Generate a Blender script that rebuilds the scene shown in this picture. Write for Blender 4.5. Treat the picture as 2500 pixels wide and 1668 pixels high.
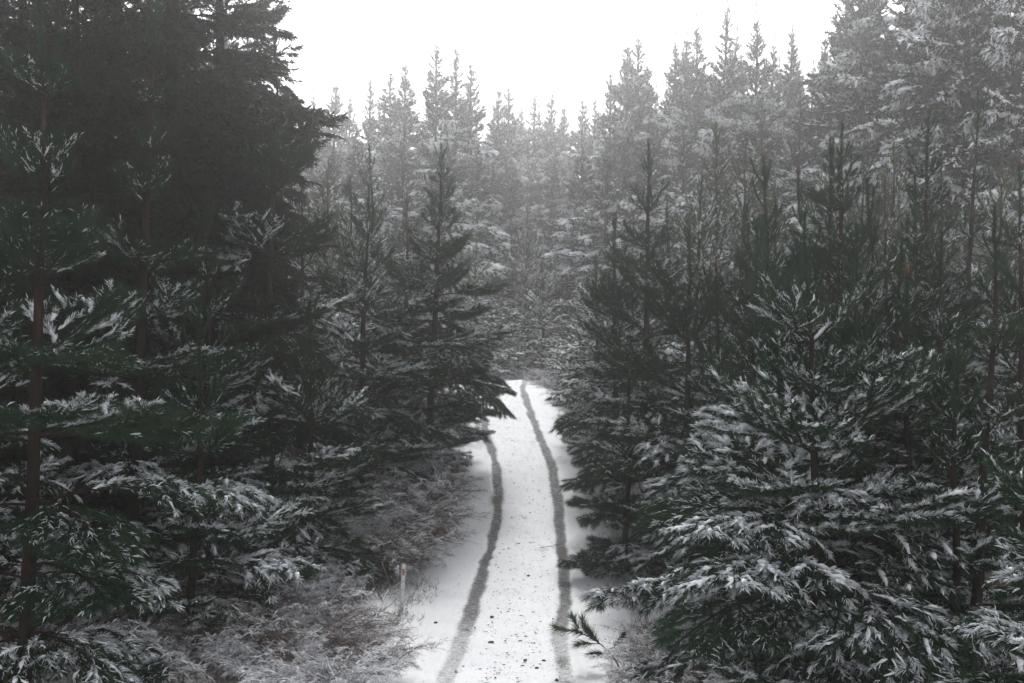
import bpy, math, random
import numpy as np

SC = bpy.context.scene
COL = SC.collection
R = math.radians
for _o in list(bpy.data.objects):
    bpy.data.objects.remove(_o)

# ------------------------------------------------------------------ camera
CAM_H = 6.45
PITCH = math.atan((834 - 700) / 3472.0)
cd = bpy.data.cameras.new('camera')
cd.lens = 50.0
cd.sensor_width = 36.0
cd.clip_start = 0.1
cd.clip_end = 3000
cam = bpy.data.objects.new('camera', cd)
COL.objects.link(cam)
cam.location = (0, 0, CAM_H)
cam.rotation_euler = (math.pi / 2 - PITCH, 0, 0)
SC.camera = cam

# ------------------------------------------------------------------ sky, sun, exposure
SUN_EL = 33.0
w = bpy.data.worlds.new("World")
SC.world = w
w.use_nodes = True
wn, wl = w.node_tree.nodes, w.node_tree.links
wn.clear()
sky = wn.new('ShaderNodeTexSky')
sky.sky_type = 'NISHITA'
sky.sun_disc = False
sky.sun_elevation = R(SUN_EL)
sky.sun_rotation = 0.0
sky.altitude = 0
sky.air_density = 1.0
sky.dust_density = 0.3
sky.ozone_density = 1.0
hsv = wn.new('ShaderNodeHueSaturation')
hsv.inputs['Saturation'].default_value = 0.10
bg = wn.new('ShaderNodeBackground')
bg.inputs['Strength'].default_value = 0.07
wo = wn.new('ShaderNodeOutputWorld')
wl.new(sky.outputs[0], hsv.inputs['Color'])
wl.new(hsv.outputs[0], bg.inputs['Color'])
wl.new(bg.outputs[0], wo.inputs['Surface'])

sd = bpy.data.lights.new('sun', 'SUN')
sd.energy = 1.4
sd.angle = R(12)
sd.color = (1.0, 0.98, 0.95)
sun = bpy.data.objects.new('sun', sd)
COL.objects.link(sun)
sun.location = (0, 60, 60)
sun.rotation_euler = (-R(90 - SUN_EL), 0, 0)

SC.view_settings.view_transform = 'Standard'
SC.view_settings.look = 'None'
SC.view_settings.exposure = 1.86
SC.view_settings.gamma = 1.0
SC.view_settings.use_curve_mapping = False
cy = SC.cycles
cy.max_bounces = 6
cy.diffuse_bounces = 3
cy.glossy_bounces = 1
cy.transmission_bounces = 2
cy.volume_bounces = 2
cy.transparent_max_bounces = 4
cy.use_denoising = True
cy.caustics_reflective = False
cy.caustics_refractive = False

HAZE_DENSITY = .0022
HAZE_G = .93


# ------------------------------------------------------------------ tagging helpers
def tag(o, label=None, cat=None, group=None, kind=None):
    if label: o['label'] = label
    if cat: o['category'] = cat
    if group: o['group'] = group
    if kind: o['kind'] = kind
    return o


def empty(name, loc):
    o = bpy.data.objects.new(name, None)
    COL.objects.link(o)
    o.location = loc
    o.empty_display_size = 0.3
    return o


def link(name, me, parent=None, loc=(0, 0, 0), rot=(0, 0, 0), scale=(1, 1, 1)):
    o = bpy.data.objects.new(name, me)
    COL.objects.link(o)
    o.location = loc
    o.rotation_euler = rot
    o.scale = scale
    if parent: o.parent = parent
    return o


# ------------------------------------------------------------------ mesh building from numpy
class Geo:
    """Triangles with a material index, gathered in numpy arrays."""
    def __init__(self):
        self.v, self.f, self.m, self.n = [], [], [], 0

    def add(self, v, f, m=0):
        if len(v) == 0 or len(f) == 0: return
        self.v.append(np.asarray(v, np.float32))
        self.f.append(np.asarray(f, np.int32) + self.n)
        self.m.append(np.full(len(f), m, np.int32))
        self.n += len(v)

    def cat(self, other, M=None):
        """Append another Geo, transformed by the 4x4 matrix M."""
        for v, f, m in zip(other.v, other.f, other.m): pass
        V, F, Mi = other.arrays()
        if len(V) == 0: return
        if M is not None:
            V = V @ M[:3, :3].T + M[:3, 3]
        self.v.append(V.astype(np.float32)); self.f.append(F + self.n); self.m.append(Mi)
        self.n += len(V)

    def arrays(self):
        if not self.v: return np.zeros((0, 3), np.float32), np.zeros((0, 3), np.int32), np.zeros(0, np.int32)
        return np.concatenate(self.v), np.concatenate(self.f), np.concatenate(self.m)

    def mesh(self, name, mats, smooth=False):
        V, F, Mi = self.arrays()
        me = bpy.data.meshes.new(name)
        if len(F) == 0: return me
        me.vertices.add(len(V)); me.vertices.foreach_set('co', V.ravel())
        me.loops.add(len(F) * 3); me.loops.foreach_set('vertex_index', F.ravel())
        me.polygons.add(len(F))
        me.polygons.foreach_set('loop_start', np.arange(0, len(F) * 3, 3, dtype=np.int32))
        me.polygons.foreach_set('loop_total', np.full(len(F), 3, np.int32))
        for mt in mats: me.materials.append(mt)
        me.polygons.foreach_set('material_index', Mi)
        me.polygons.foreach_set('use_smooth', np.full(len(F), smooth, bool))
        me.update(calc_edges=True)
        return me


UP = np.array([0., 0., 1.])


def unit(v):
    return v / (np.linalg.norm(v, axis=-1, keepdims=True) + 1e-9)


def tube(P, rad, sides=5, squash=None, caps=True):
    """Tapered tube along the polyline P with one radius per point (closed by its taper)."""
    P = np.asarray(P, float); n = len(P)
    T = unit(np.gradient(P, axis=0))
    ref = np.where(np.abs(T[:, 2:3]) > 0.95, np.array([[1., 0, 0]]), UP[None])
    A = unit(np.cross(T, ref)); B = np.cross(A, T)
    ang = np.linspace(0, 2 * np.pi, sides, endpoint=False)
    rad = np.broadcast_to(np.asarray(rad, float), (n,))
    sq = 1.0 if squash is None else squash
    ring = (A[:, None] * np.cos(ang)[None, :, None] + B[:, None] * np.sin(ang)[None, :, None] * sq) * rad[:, None, None]
    V = (P[:, None] + ring).reshape(-1, 3)
    i = np.arange(n - 1)[:, None] * sides; j = np.arange(sides)[None]; k = (j + 1) % sides
    a, b, c, d = i + j, i + k, i + sides + k, i + sides + j
    F = np.concatenate([np.stack([a, b, c], -1).reshape(-1, 3), np.stack([a, c, d], -1).reshape(-1, 3)])
    if not caps: return V, F
    caps = []
    for s in (0, (n - 1) * sides):
        for q in range(1, sides - 1):
            caps.append((s, s + q + 1, s + q) if s == 0 else (s, s + q, s + q + 1))
    return V, np.concatenate([F, np.array(caps)])


def along(P, t):
    P = np.asarray(P, float)
    seg = np.linalg.norm(np.diff(P, axis=0), axis=1); s = np.concatenate([[0], np.cumsum(seg)])
    x = t * s[-1]
    pos = np.stack([np.interp(x, s, P[:, i]) for i in range(3)], -1)
    idx = np.clip(np.searchsorted(s, x, side='right') - 1, 0, len(seg) - 1)
    return pos, unit(np.diff(P, axis=0)[idx]), s[-1]


def tri_strips(p, d, length, width, rng):
    """One tapering triangle per needle."""
    n = len(p)
    side = unit(np.cross(d, unit(rng.normal(size=(n, 3)))))
    V = np.empty((n, 3, 3))
    V[:, 0] = p - side * width[:, None] * .5
    V[:, 1] = p + side * width[:, None] * .5
    V[:, 2] = p + d * length[:, None]
    return V.reshape(-1, 3), np.arange(n * 3).reshape(-1, 3)


def kite_strips(p, d, length, width, rng, sag=.15):
    """Thicker finger of snow lying along a needle tuft: two triangles, widest a third of the way out."""
    n = len(p)
    side = unit(np.cross(d, UP + rng.normal(size=(n, 3)) * .35))
    q = p + d * (length * .45)[:, None]
    q[:, 2] += length * .06
    tip = p + d * length[:, None]; tip[:, 2] -= length * sag
    V = np.stack([p, q - side * width[:, None] * .5, tip, q + side * width[:, None] * .5], 1).reshape(-1, 3)
    b = np.arange(n)[:, None] * 4
    F = np.concatenate([b + [0, 1, 2], b + [0, 2, 3]])
    return V, F


LOD = 0   # 0 near, 1 middle distance, 2 far: fewer rings and faces

# material slots inside a branch mesh
BARK, NEEDLE, YOUNG = 0, 1, 2


def shoot(G, S, rng, P, r0, nd, nl, nw, t0=0.1, alpha=(.55, 1.0), droop=.2, snow=.5, blob=1.0, sides=4, tip_bud=False):
    """A needle-clad shoot along P. G takes wood and needles, S takes the snow lying on it."""
    n = len(P)
    rad = np.linspace(r0, max(r0 * .35, .003), n)
    if LOD: sides = 3
    v, f = tube(P, rad, sides, caps=not LOD); G.add(v, f, BARK)
    L = np.linalg.norm(np.diff(P, axis=0), axis=1).sum()
    k = max(4, int(nd * L * (1 - t0)))
    t = t0 + (1 - t0) * np.sqrt(rng.random(k) * .92 + .08 * rng.random(k)) if k else np.zeros(0)
    t = t0 + (1 - t0) * rng.random(k) ** .8
    pos, T, _ = along(P, t)
    ref = unit(np.cross(T, UP + np.array([.01, .02, 0]))); B = np.cross(ref, T)
    ph = rng.random(k) * 2 * np.pi
    rd = ref * np.cos(ph)[:, None] + B * np.sin(ph)[:, None]
    al = rng.uniform(alpha[0], alpha[1], k) * (1 - .35 * (t > .9))
    d = T * np.cos(al)[:, None] + rd * np.sin(al)[:, None]
    d[:, 2] -= droop * rng.uniform(.3, 1.3, k)
    d = unit(d)
    ln = nl * rng.uniform(.65, 1.15, k); wd = nw * rng.uniform(.7, 1.3, k)
    v, f = tri_strips(pos, d, ln, wd, rng); G.add(v, f, NEEDLE)
    snow = snow * (1.65 if rng.random() < .58 else .12)
    if snow <= .02: return
    snow = min(snow, 1.7)
    # snow: fingers along the upper needles, and a lumpy ridge on the shoot itself
    flat = np.clip(1.25 - np.abs(T[:, 2]) * 1.15, 0.08, 1)
    upper = (rd[:, 2] > -.15)
    patch = np.clip(.45 + 1.3 * np.sin(t * L * rng.uniform(9, 16) + rng.uniform(0, 6)), 0, 1)
    keep = upper & (rng.random(k) < np.minimum(snow, 1.0) * flat * (.10 + .90 * patch))
    if LOD: keep &= rng.random(k) < (1, .5, .40)[LOD]
    if keep.any():
        p2 = pos[keep] + np.array([0, 0, nw * .9]) + d[keep] * (ln[keep] * .05)[:, None]
        d2 = d[keep].copy(); d2[:, 2] += .06; d2 = unit(d2)
        v, f = kite_strips(p2, d2, ln[keep] * rng.uniform(.6, 1.0, keep.sum()), wd[keep] * (1.2, 1.7, 1.5)[LOD] + .0055, rng); S.add(v, f, 0)
    if blob > 0 and abs(T[:, 2].mean()) < .85:
        spans = []
        if L < .8: spans = [] if rng.random() > snow * 1.6 else [(max(t0, .12) + rng.uniform(0, .25), rng.uniform(.8, 1.02))]
        else:
            c = max(t0, (.2, .25, .42)[LOD])
            while c < .95:
                d_ = rng.uniform(.12, .5) * (1, 1.2, 2)[LOD] / L
                if rng.random() < min(.75, snow * 1.3): spans.append((c, min(c + d_, 1.0)))
                c += d_ + rng.uniform(.02, .25) / L
        for a, b in spans:
            if b - a < .06: continue
            m = int(np.clip((b - a) * L / (.06, .09, .2)[LOD], 4, (9, 6, 4)[LOD]))
            q, _, _ = along(P, np.linspace(a, b, m))
            rr = (.010 + .034 * min(snow, 1.3)) * blob * rng.uniform(.25, 1.0, m) * np.sin(np.linspace(.15, np.pi - .2, m)) ** .5
            q = q + rng.normal(size=q.shape) * .010 * blob; q[:, 2] += rr * .45 + .006
            v, f = tube(q, rr, (5, 4, 4)[LOD], squash=.62, caps=not LOD); S.add(v, f, 0)


def curve(rng, start, az, e0, e1, length, n=6, yaw=.12):
    """Polyline from start; azimuth az, elevation running from e0 to e1 (radians)."""
    P = [np.asarray(start, float)]
    if LOD: n = max(2, n - (0, 2, 3)[LOD])
    for i in range(n):
        t = (i + .5) / n
        e = e0 + (e1 - e0) * t + rng.normal() * .03
        az += rng.normal() * yaw * .5
        P.append(P[-1] + np.array([math.cos(az) * math.cos(e), math.sin(az) * math.cos(e), math.sin(e)]) * length / n)
    return np.array(P)


def make_branch(seed, length, kind, nd, nl, nw, snow, blob=1.0, second=True):
    """A pine branch in its own frame: base at the origin, growing along +X. Returns (wood and needles, snow)."""
    rng = np.random.default_rng(seed)
    G, S = Geo(), Geo()
    e0, e1 = {'steep': (.75, 1.25), 'rising': (.45, .80), 'level': (.25, .25), 'drooping': (.22, -.50)}[kind]
    e0 += rng.normal() * .08; e1 += rng.normal() * .10
    P = curve(rng, (0, 0, 0), 0, e0, e1, length, 8)
    bare = {'steep': .05, 'rising': .15, 'level': .25, 'drooping': .28}[kind]
    al = {'steep': (.30, .75), 'rising': (.40, .9), 'level': (.5, 1.05), 'drooping': (.5, 1.05)}[kind]
    dr = {'steep': .05, 'rising': .12, 'level': .22, 'drooping': .32}[kind]
    shoot(G, S, rng, P, .008 + .008 * length, nd, nl, nw, bare, al, dr, snow, blob, 5)
    def pad(Q, r, a):
        q, _, _ = along(Q, np.linspace(a, 1.0, 6))
        rr = r * np.array([.25, .8, 1, .95, .75, .2]) * rng.uniform(.7, 1.2, 6)
        q = q + rng.normal(size=q.shape) * r * .18; q[:, 2] += r * .25
        v, f = tube(q, rr, 5, squash=.38, caps=False); S.add(v, f, 0)
        k = 12; pp, TT, _ = along(Q, rng.uniform(a, 1, k)); d = TT * .7 + rng.normal(size=(k, 3)) * .6; d[:, 2] -= .25; d = unit(d)
        v, f = kite_strips(pp, d, rng.uniform(.3, .65, k) * (r / .3) ** .5, rng.uniform(.10, .2, k) * (r / .3) ** .5, rng); S.add(v, f, 0)
    heavy = LOD == 2 and snow > .45 and kind in ('level', 'drooping')
    if heavy: pad(P, .16 + .06 * length, .5)
    nodes = np.arange(.22, .97, max(.10, (.36 if kind == 'steep' else .24) * (1, 1.1, 1.35)[LOD] / max(length, .5)))
    for t in nodes:
        for s in (-1, 1):
            if rng.random() < .12: continue
            tt = min(.97, t + rng.uniform(-.04, .04))
            p, T, _ = along(P, np.array([tt])); T = T[0]
            az = math.atan2(T[1], T[0]) + s * rng.uniform(.55, 1.0)
            l = (length * (1 - tt) * .62 + .16 + .05 * length) * rng.uniform(.75, 1.15)
            ee = math.asin(np.clip(T[2], -1, 1))
            f0 = ee * .6 + rng.normal() * .12
            f1 = {'steep': 1.15, 'rising': .75, 'level': .2, 'drooping': -.55}[kind] + rng.normal() * .15
            Q = curve(rng, p[0], az, f0, f1, l, 5)
            shoot(G, S, rng, Q, .006 + .004 * l, nd, nl, nw, .12, al, dr, snow, blob, 3)
            if heavy and l > .6 and rng.random() < .6: pad(Q, .10 + .09 * l, .45)
            if second and l > .5:
                for u in np.arange(.35, .9, .24):
                    for s2 in (-1, 1):
                        if rng.random() < (.25, .35, .45)[LOD]: continue
                        p2, T2, _ = along(Q, np.array([u + rng.uniform(-.05, .05)])); T2 = T2[0]
                        az2 = math.atan2(T2[1], T2[0]) + s2 * rng.uniform(.5, .95)
                        l2 = (l * (1 - u) * .6 + .14) * rng.uniform(.8, 1.15)
                        Q2 = curve(rng, p2[0], az2, math.asin(np.clip(T2[2], -1, 1)) * .7, f1, l2, 4)
                        shoot(G, S, rng, Q2, .006, nd, nl, nw, .05, al, dr, snow, blob, 3)
    return G, S


# ------------------------------------------------------------------ materials
def mat(name, rough=.8, spec=.3):
    m = bpy.data.materials.new(name); m.use_nodes = True
    b = m.node_tree.nodes['Principled BSDF']
    b.inputs['Roughness'].default_value = rough
    b.inputs['Specular IOR Level'].default_value = spec
    return m, m.node_tree.nodes, m.node_tree.links, b


def noise(n, l, scale, detail=3, coord='Object', stretch=None, rough=.55):
    tc = n.new('ShaderNodeTexCoord'); tx = n.new('ShaderNodeTexNoise')
    tx.inputs['Scale'].default_value = scale; tx.inputs['Detail'].default_value = detail
    tx.inputs['Roughness'].default_value = rough
    if stretch:
        mp = n.new('ShaderNodeMapping'); mp.inputs['Scale'].default_value = stretch
        l.new(tc.outputs[coord], mp.inputs['Vector']); l.new(mp.outputs[0], tx.inputs['Vector'])
    else:
        l.new(tc.outputs[coord], tx.inputs['Vector'])
    return tx


def ramp(n, l, src, stops):
    r = n.new('ShaderNodeValToRGB'); e = r.color_ramp.elements
    e[0].position, e[0].color = stops[0][0], (*stops[0][1], 1)
    e[1].position, e[1].color = stops[-1][0], (*stops[-1][1], 1)
    for p, c in stops[1:-1]:
        x = e.new(p); x.color = (*c, 1)
    l.new(src, r.inputs[0]); return r


def bump(n, l, src, b, dist, strength=.6):
    bp = n.new('ShaderNodeBump'); bp.inputs['Distance'].default_value = dist; bp.inputs['Strength'].default_value = strength
    l.new(src, bp.inputs['Height']); l.new(bp.outputs[0], b.inputs['Normal'])


def needle_material(name, dark, mid, pale):
    m, n, l, b = mat(name, .7, .06)
    tx = noise(n, l, 5.0, 3)
    oi = n.new('ShaderNodeObjectInfo')
    ad = n.new('ShaderNodeMath'); ad.operation = 'MULTIPLY_ADD'
    l.new(oi.outputs['Random'], ad.inputs[0]); ad.inputs[1].default_value = .22; l.new(tx.outputs[0], ad.inputs[2])
    r = ramp(n, l, ad.outputs[0], [(.35, dark), (.6, mid), (.9, pale)])
    l.new(r.outputs[0], b.inputs['Base Color'])
    return m


M_NEEDLE = needle_material('pine_needles', (.007, .023, .011), (.016, .042, .020), (.036, .066, .032))
M_NEEDLE_FAR = needle_material('mature_pine_needles', (.009, .016, .012), (.017, .027, .019), (.030, .040, .028))
M_NEEDLE_FRESH = needle_material('fresh_pine_needles', (.012, .035, .012), (.025, .06, .02), (.05, .09, .035))
M_NEEDLE_OLD = needle_material('old_pine_needles', (.009, .013, .009), (.017, .022, .014), (.028, .032, .022))
M_NEEDLE_PALE = needle_material('yellowish_pine_needles', (.035, .048, .026), (.06, .075, .038), (.09, .10, .055))

m, n, l, b = mat('pine_bark', .95, .03); M_BARK = m
tx = noise(n, l, 9, 5, stretch=(1, 1, .25))
r = ramp(n, l, tx.outputs[0], [(.3, (.010, .007, .006)), (.55, (.026, .017, .014)), (.8, (.060, .042, .033))])
l.new(r.outputs[0], b.inputs['Base Color']); bump(n, l, tx.outputs[0], b, .02, .8)

m, n, l, b = mat('orange_bud', .7, .2); M_BUD = m
tx = noise(n, l, 14, 2)
r = ramp(n, l, tx.outputs[0], [(.3, (.085, .030, .018)), (.7, (.16, .062, .030))]); l.new(r.outputs[0], b.inputs['Base Color'])

m, n, l, b = mat('lying_snow', .8, .08); M_SNOW = m
tx = noise(n, l, 22, 3)
r = ramp(n, l, tx.outputs[0], [(.25, (.76, .79, .84)), (.7, (.88, .89, .92))]); l.new(r.outputs[0], b.inputs['Base Color'])

m, n, l, b = mat('dry_brown_twigs', .95, .02); M_TWIG = m
tx = noise(n, l, 4, 3)
r = ramp(n, l, tx.outputs[0], [(.3, (.06, .041, .034)), (.55, (.13, .092, .076)), (.8, (.24, .185, .155))]); l.new(r.outputs[0], b.inputs['Base Color'])

m, n, l, b = mat('dull_green_leaves', .7, .1); M_LEAF = m
tx = noise(n, l, 6, 2)
r = ramp(n, l, tx.outputs[0], [(.3, (.022, .028, .018)), (.75, (.07, .065, .045))]); l.new(r.outputs[0], b.inputs['Base Color'])


# ------------------------------------------------------------------ terrain
PROF = np.array([(-60, .4), (0, 0), (24, 0), (30, .02), (35, .22), (38, .72), (41, 1.22), (46, 1.55), (53, 1.92), (60, 2.05), (66, 2.0), (71, 1.78),
                 (74, 1.45), (80, .75), (90, -.1), (105, -.8), (140, -1.2), (220, -1.0), (600, 2)])


def smooth_profile():
    ys = np.arange(-60, 600, .25)
    z = np.interp(ys, PROF[:, 0], PROF[:, 1])
    k = np.hanning(15); k /= k.sum()
    zz = np.convolve(np.pad(z, 7, mode='edge'), k, 'valid')
    return ys, zz


_PY, _PZ = smooth_profile()


def prof(y):
    return np.interp(y, _PY, _PZ)


def terrain(x, y):
    x = np.asarray(x, float); y = np.asarray(y, float)
    z = prof(y)
    off = np.abs(x - road_x(y)) - 3.0
    side = np.clip(off / 8.0, 0, 1)
    z = z + side * (.18 * np.sin(x * .45 + 1.3) * np.cos(y * .38) + .10 * np.sin(x * 1.3 + y * .9))
    return z


def ray(px, py):
    u = (px - 1250) / 3472.0; v = (834 - py) / 3472.0
    fw = np.array([0, math.cos(PITCH), -math.sin(PITCH)]); up = np.array([0, math.sin(PITCH), math.cos(PITCH)])
    return np.array([u, 0, 0]) + v * up + fw


def at(px, py, depth):
    """World point on the sight line through a photo pixel (2500 px wide) at a distance ahead."""
    d = ray(px, py); k = depth / d[1]
    return np.array([d[0] * k, depth, CAM_H + d[2] * k])


def ground_at(px, py, ymax=74):
    d = ray(px, py)
    ys = np.arange(12, ymax, .05)
    zz = CAM_H + d[2] / d[1] * ys
    hit = np.nonzero(zz <= prof(ys))[0]
    y = ys[hit[0]] if len(hit) else ymax
    return np.array([d[0] / d[1] * y, y, prof(y)])


K = 2500 / 2350.0


def D(x, y):
    return (x * K, y * K)


LEFT_TRACK = [D(990, 1640), D(1022, 1568), D(1062, 1470), D(1098, 1360), D(1118, 1280), D(1138, 1200), D(1146, 1130), D(1140, 1080), D(1126, 1030), D(1112, 985), D(1108, 940), D(1115, 900), D(1135, 878)]
RIGHT_TRACK = [D(1296, 1640), D(1291, 1568), D(1286, 1450), D(1298, 1380), D(1295, 1300), D(1286, 1240), D(1283, 1170), D(1274, 1110), D(1258, 1050), D(1240, 1005), D(1221, 955), D(1207, 918), D(1200, 895), D(1206, 874)]


def track_world(pts):
    W = np.array([ground_at(*p) for p in pts]); o = np.argsort(W[:, 1]); return W[o]


def road_x(y):
    return np.interp(np.asarray(y, float), RC[:, 0], RC[:, 1])


LW, RW = track_world(LEFT_TRACK), track_world(RIGHT_TRACK)
_ry = np.arange(20, 72, 1.0)
_rc = (np.interp(_ry, LW[:, 1], LW[:, 0]) + np.interp(_ry, RW[:, 1], RW[:, 0])) / 2
_k = np.hanning(9); _k /= _k.sum()
_rc = np.convolve(np.pad(_rc, 4, mode='edge'), _k, 'valid')
RC = np.concatenate([[(-60, .2), (0, _rc[0] - .1)], np.stack([_ry, _rc], 1), [(80, _rc[-1] - 1.5), (100, _rc[-1] - 9), (200, _rc[-1] - 40)]])


def grid_mesh(name, xs, ys, zf, mats, extra=None):
    X, Y = np.meshgrid(xs, ys) if xs.ndim == 1 else (xs, ys)
    Z = zf(X, Y)
    V = np.stack([X, Y, Z], -1).reshape(-1, 3).astype(np.float32)
    r, c = X.shape
    i = (np.arange(r - 1)[:, None] * c + np.arange(c - 1)[None]).ravel()
    F = np.stack([i, i + 1, i + c + 1, i + c], 1).astype(np.int32)
    me = bpy.data.meshes.new(name)
    me.vertices.add(len(V)); me.vertices.foreach_set('co', V.ravel())
    me.loops.add(len(F) * 4); me.loops.foreach_set('vertex_index', F.ravel())
    me.polygons.add(len(F))
    me.polygons.foreach_set('loop_start', np.arange(0, len(F) * 4, 4, dtype=np.int32))
    me.polygons.foreach_set('loop_total', np.full(len(F), 4, np.int32))
    me.polygons.foreach_set('use_smooth', np.ones(len(F), bool))
    for mt in mats: me.materials.append(mt)
    if extra is not None:
        for nm, arr in extra.items():
            at_ = me.attributes.new(nm, 'FLOAT', 'POINT'); at_.data.foreach_set('value', arr.ravel().astype(np.float32))
    me.update(calc_edges=True)
    return me


def math_(op, a, c=None):
    q = n.new('ShaderNodeMath'); q.operation = op
    for i, v in enumerate((a, c)):
        if v is None: continue
        if isinstance(v, (int, float)): q.inputs[i].default_value = v
        else: l.new(v, q.inputs[i])
    return q.outputs[0]


# ground sheet
m, n, l, b = mat('snowy_forest_floor', .9, .05); M_GROUND = m
t1 = noise(n, l, .9, 6, rough=.7); t2 = noise(n, l, 26, 5, rough=.85)
t3 = math_('MULTIPLY', t1.outputs[0], .5)
mx = n.new('ShaderNodeMath'); mx.operation = 'MULTIPLY_ADD'
l.new(t2.outputs[0], mx.inputs[0]); mx.inputs[1].default_value = .85; l.new(t3, mx.inputs[2])
at_ = n.new('ShaderNodeAttribute'); at_.attribute_name = 'bare'
ad = n.new('ShaderNodeMath'); ad.operation = 'MULTIPLY_ADD'
l.new(at_.outputs['Fac'], ad.inputs[0]); ad.inputs[1].default_value = .17; l.new(mx.outputs[0], ad.inputs[2])
r = ramp(n, l, ad.outputs[0], [(.70, (.86, .87, .89)), (.75, (.70, .68, .68)), (.80, (.16, .12, .10)), (1.0, (.06, .045, .036))])
l.new(r.outputs[0], b.inputs['Base Color']); bump(n, l, mx.outputs[0], b, .05, .5)

xs = np.unique(np.concatenate([np.linspace(-320, -30, 30), np.arange(-30, 30.01, .5), np.linspace(30, 320, 30)]))
ys = np.unique(np.concatenate([np.arange(-60, 20, 4.0), np.arange(20, 90, .5), np.linspace(90, 420, 45)]))


def ground_z(X, Y):
    z = terrain(X, Y)
    on = np.abs(X - road_x(Y)) < 2.4
    return z - np.where(on & (Y > -15) & (Y < 85), .14, 0)


_X, _Y = np.meshgrid(xs, ys)
_bare = np.clip((np.abs(_X - road_x(_Y)) - 3.2) / 3.0, 0, 1)
me = grid_mesh('ground', xs, ys, ground_z, [M_GROUND], {'bare': _bare})
tag(link('ground', me), kind='structure')

# road with its two tyre tracks pressed into the snow
s_across = np.linspace(-2.9, 2.9, 117)
s_long = np.arange(12, 84, .14)
A_, Y_ = np.meshgrid(s_across, s_long)
X_ = A_ + road_x(Y_)


def track_dist(W):
    return X_ - np.interp(Y_, W[:, 1], W[:, 0])


def wander(seed, step):
    rg = np.random.default_rng(seed); k = np.arange(0, 100, step)
    return np.interp(Y_, k, rg.normal(size=len(k)))


def tmask(W, hw):
    d = np.abs(track_dist(W) + .02 * wander(len(W), 1.3) + .012 * wander(len(W) + 3, .35)) / (hw * (1 + .10 * wander(len(W) + 7, .5) + .10 * wander(len(W) + 9, 2.0)))
    RIDGE.append(np.exp(-((d - 1.55) / .28) ** 2))
    return np.clip((1.45 - d) / .8, 0, 1)


RIDGE = []
msk = np.maximum(tmask(LW, .155), tmask(RW, .155))
# thin out where the tracks fade towards the camera
fade = np.interp(Y_, [22, 26.0, 27.5, 31, 60, 70], [.62, .72, .92, 1, .85, .65])
msk = msk * fade


def blob(px, py, rx, ry, amt):
    c = ground_at(*D(px, py)); return amt * np.exp(-(((X_ - c[0]) / rx) ** 2 + ((Y_ - c[1]) / ry) ** 2))


soil = np.maximum.reduce([blob(1140, 1150, .38, 1.3, .85), blob(1290, 1270, .26, 1.7, .85), blob(1290, 1520, .26, .8, .8), blob(1110, 1130, .5, 1.5, .6),
                          blob(1305, 1568, .30, .7, .7)])
edge = np.clip((np.abs(A_) - 2.2) / .6, 0, 1)
m, n, l, b = mat('snowed_gravel_road', .9, .03); M_ROAD = m
ta = n.new('ShaderNodeAttribute'); ta.attribute_name = 'track'
so = n.new('ShaderNodeAttribute'); so.attribute_name = 'soil'
streak = noise(n, l, 6, 6, stretch=(1.2, 8, 1), rough=.75)
grit = noise(n, l, 30, 3, rough=.6)
broad = noise(n, l, .8, 3)
# share of bare gravel: track value against a streaky threshold
thr = math_('ADD', math_('MULTIPLY', streak.outputs[0], 1.9), math_('SUBTRACT', math_('MULTIPLY', grit.outputs[0], .5), .72))
f1 = math_('SUBTRACT', math_('MULTIPLY', ta.outputs['Fac'], .98), thr)
f1 = math_('MULTIPLY', f1, 1.9); f1c = n.new('ShaderNodeClamp'); l.new(math_('ADD', f1, .1), f1c.inputs[0])
f2 = math_('MULTIPLY', math_('SUBTRACT', math_('MULTIPLY', so.outputs['Fac'], 1.25), math_('ADD', math_('MULTIPLY', grit.outputs[0], .8), math_('MULTIPLY', streak.outputs[0], .55))), 2.2)
f2c = n.new('ShaderNodeClamp'); l.new(f2, f2c.inputs[0])
cl = ramp(n, l, broad.outputs[0], [(.3, (.82, .84, .87)), (.7, (.88, .89, .91))])
fine_ = ramp(n, l, streak.outputs[0], [(.30, (.87, .87, .88)), (.52, (1, 1, 1))])
mf = n.new('ShaderNodeMixRGB'); mf.blend_type = 'MULTIPLY'; mf.inputs[0].default_value = 1; l.new(cl.outputs[0], mf.inputs[1]); l.new(fine_.outputs[0], mf.inputs[2]); cl = mf
gr = ramp(n, l, grit.outputs[0], [(.35, (.055, .055, .058)), (.7, (.15, .15, .155))])
m1 = n.new('ShaderNodeMixRGB'); l.new(f1c.outputs[0], m1.inputs[0]); l.new(cl.outputs[0], m1.inputs[1]); l.new(gr.outputs[0], m1.inputs[2])
sl = ramp(n, l, grit.outputs[0], [(.35, (.05, .045, .042)), (.7, (.14, .125, .115))])
m2 = n.new('ShaderNodeMixRGB'); l.new(f2c.outputs[0], m2.inputs[0]); l.new(m1.outputs[0], m2.inputs[1]); l.new(sl.outputs[0], m2.inputs[2])
l.new(m2.outputs[0], b.inputs['Base Color'])
bump(n, l, math_('ADD', streak.outputs[0], grit.outputs[0]), b, .03, .8)


RUFF = np.random.default_rng(3).normal(size=X_.shape) * .007


def road_z(X, Y):
    return terrain(X, Y) + .014 - msk * .022 - edge * .17 + .010 * np.sin(X * 5 + Y * 2) * np.cos(Y * 3.1) + RUFF + (RIDGE[0] + RIDGE[1]) * (.012 + np.abs(RUFF))


me = grid_mesh('road', X_, Y_, road_z, [M_ROAD], {'track': msk, 'soil': soil})
tag(link('road', me), kind='structure')


def road_height(x, y):
    return float(terrain(x, y)) + .016


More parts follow.
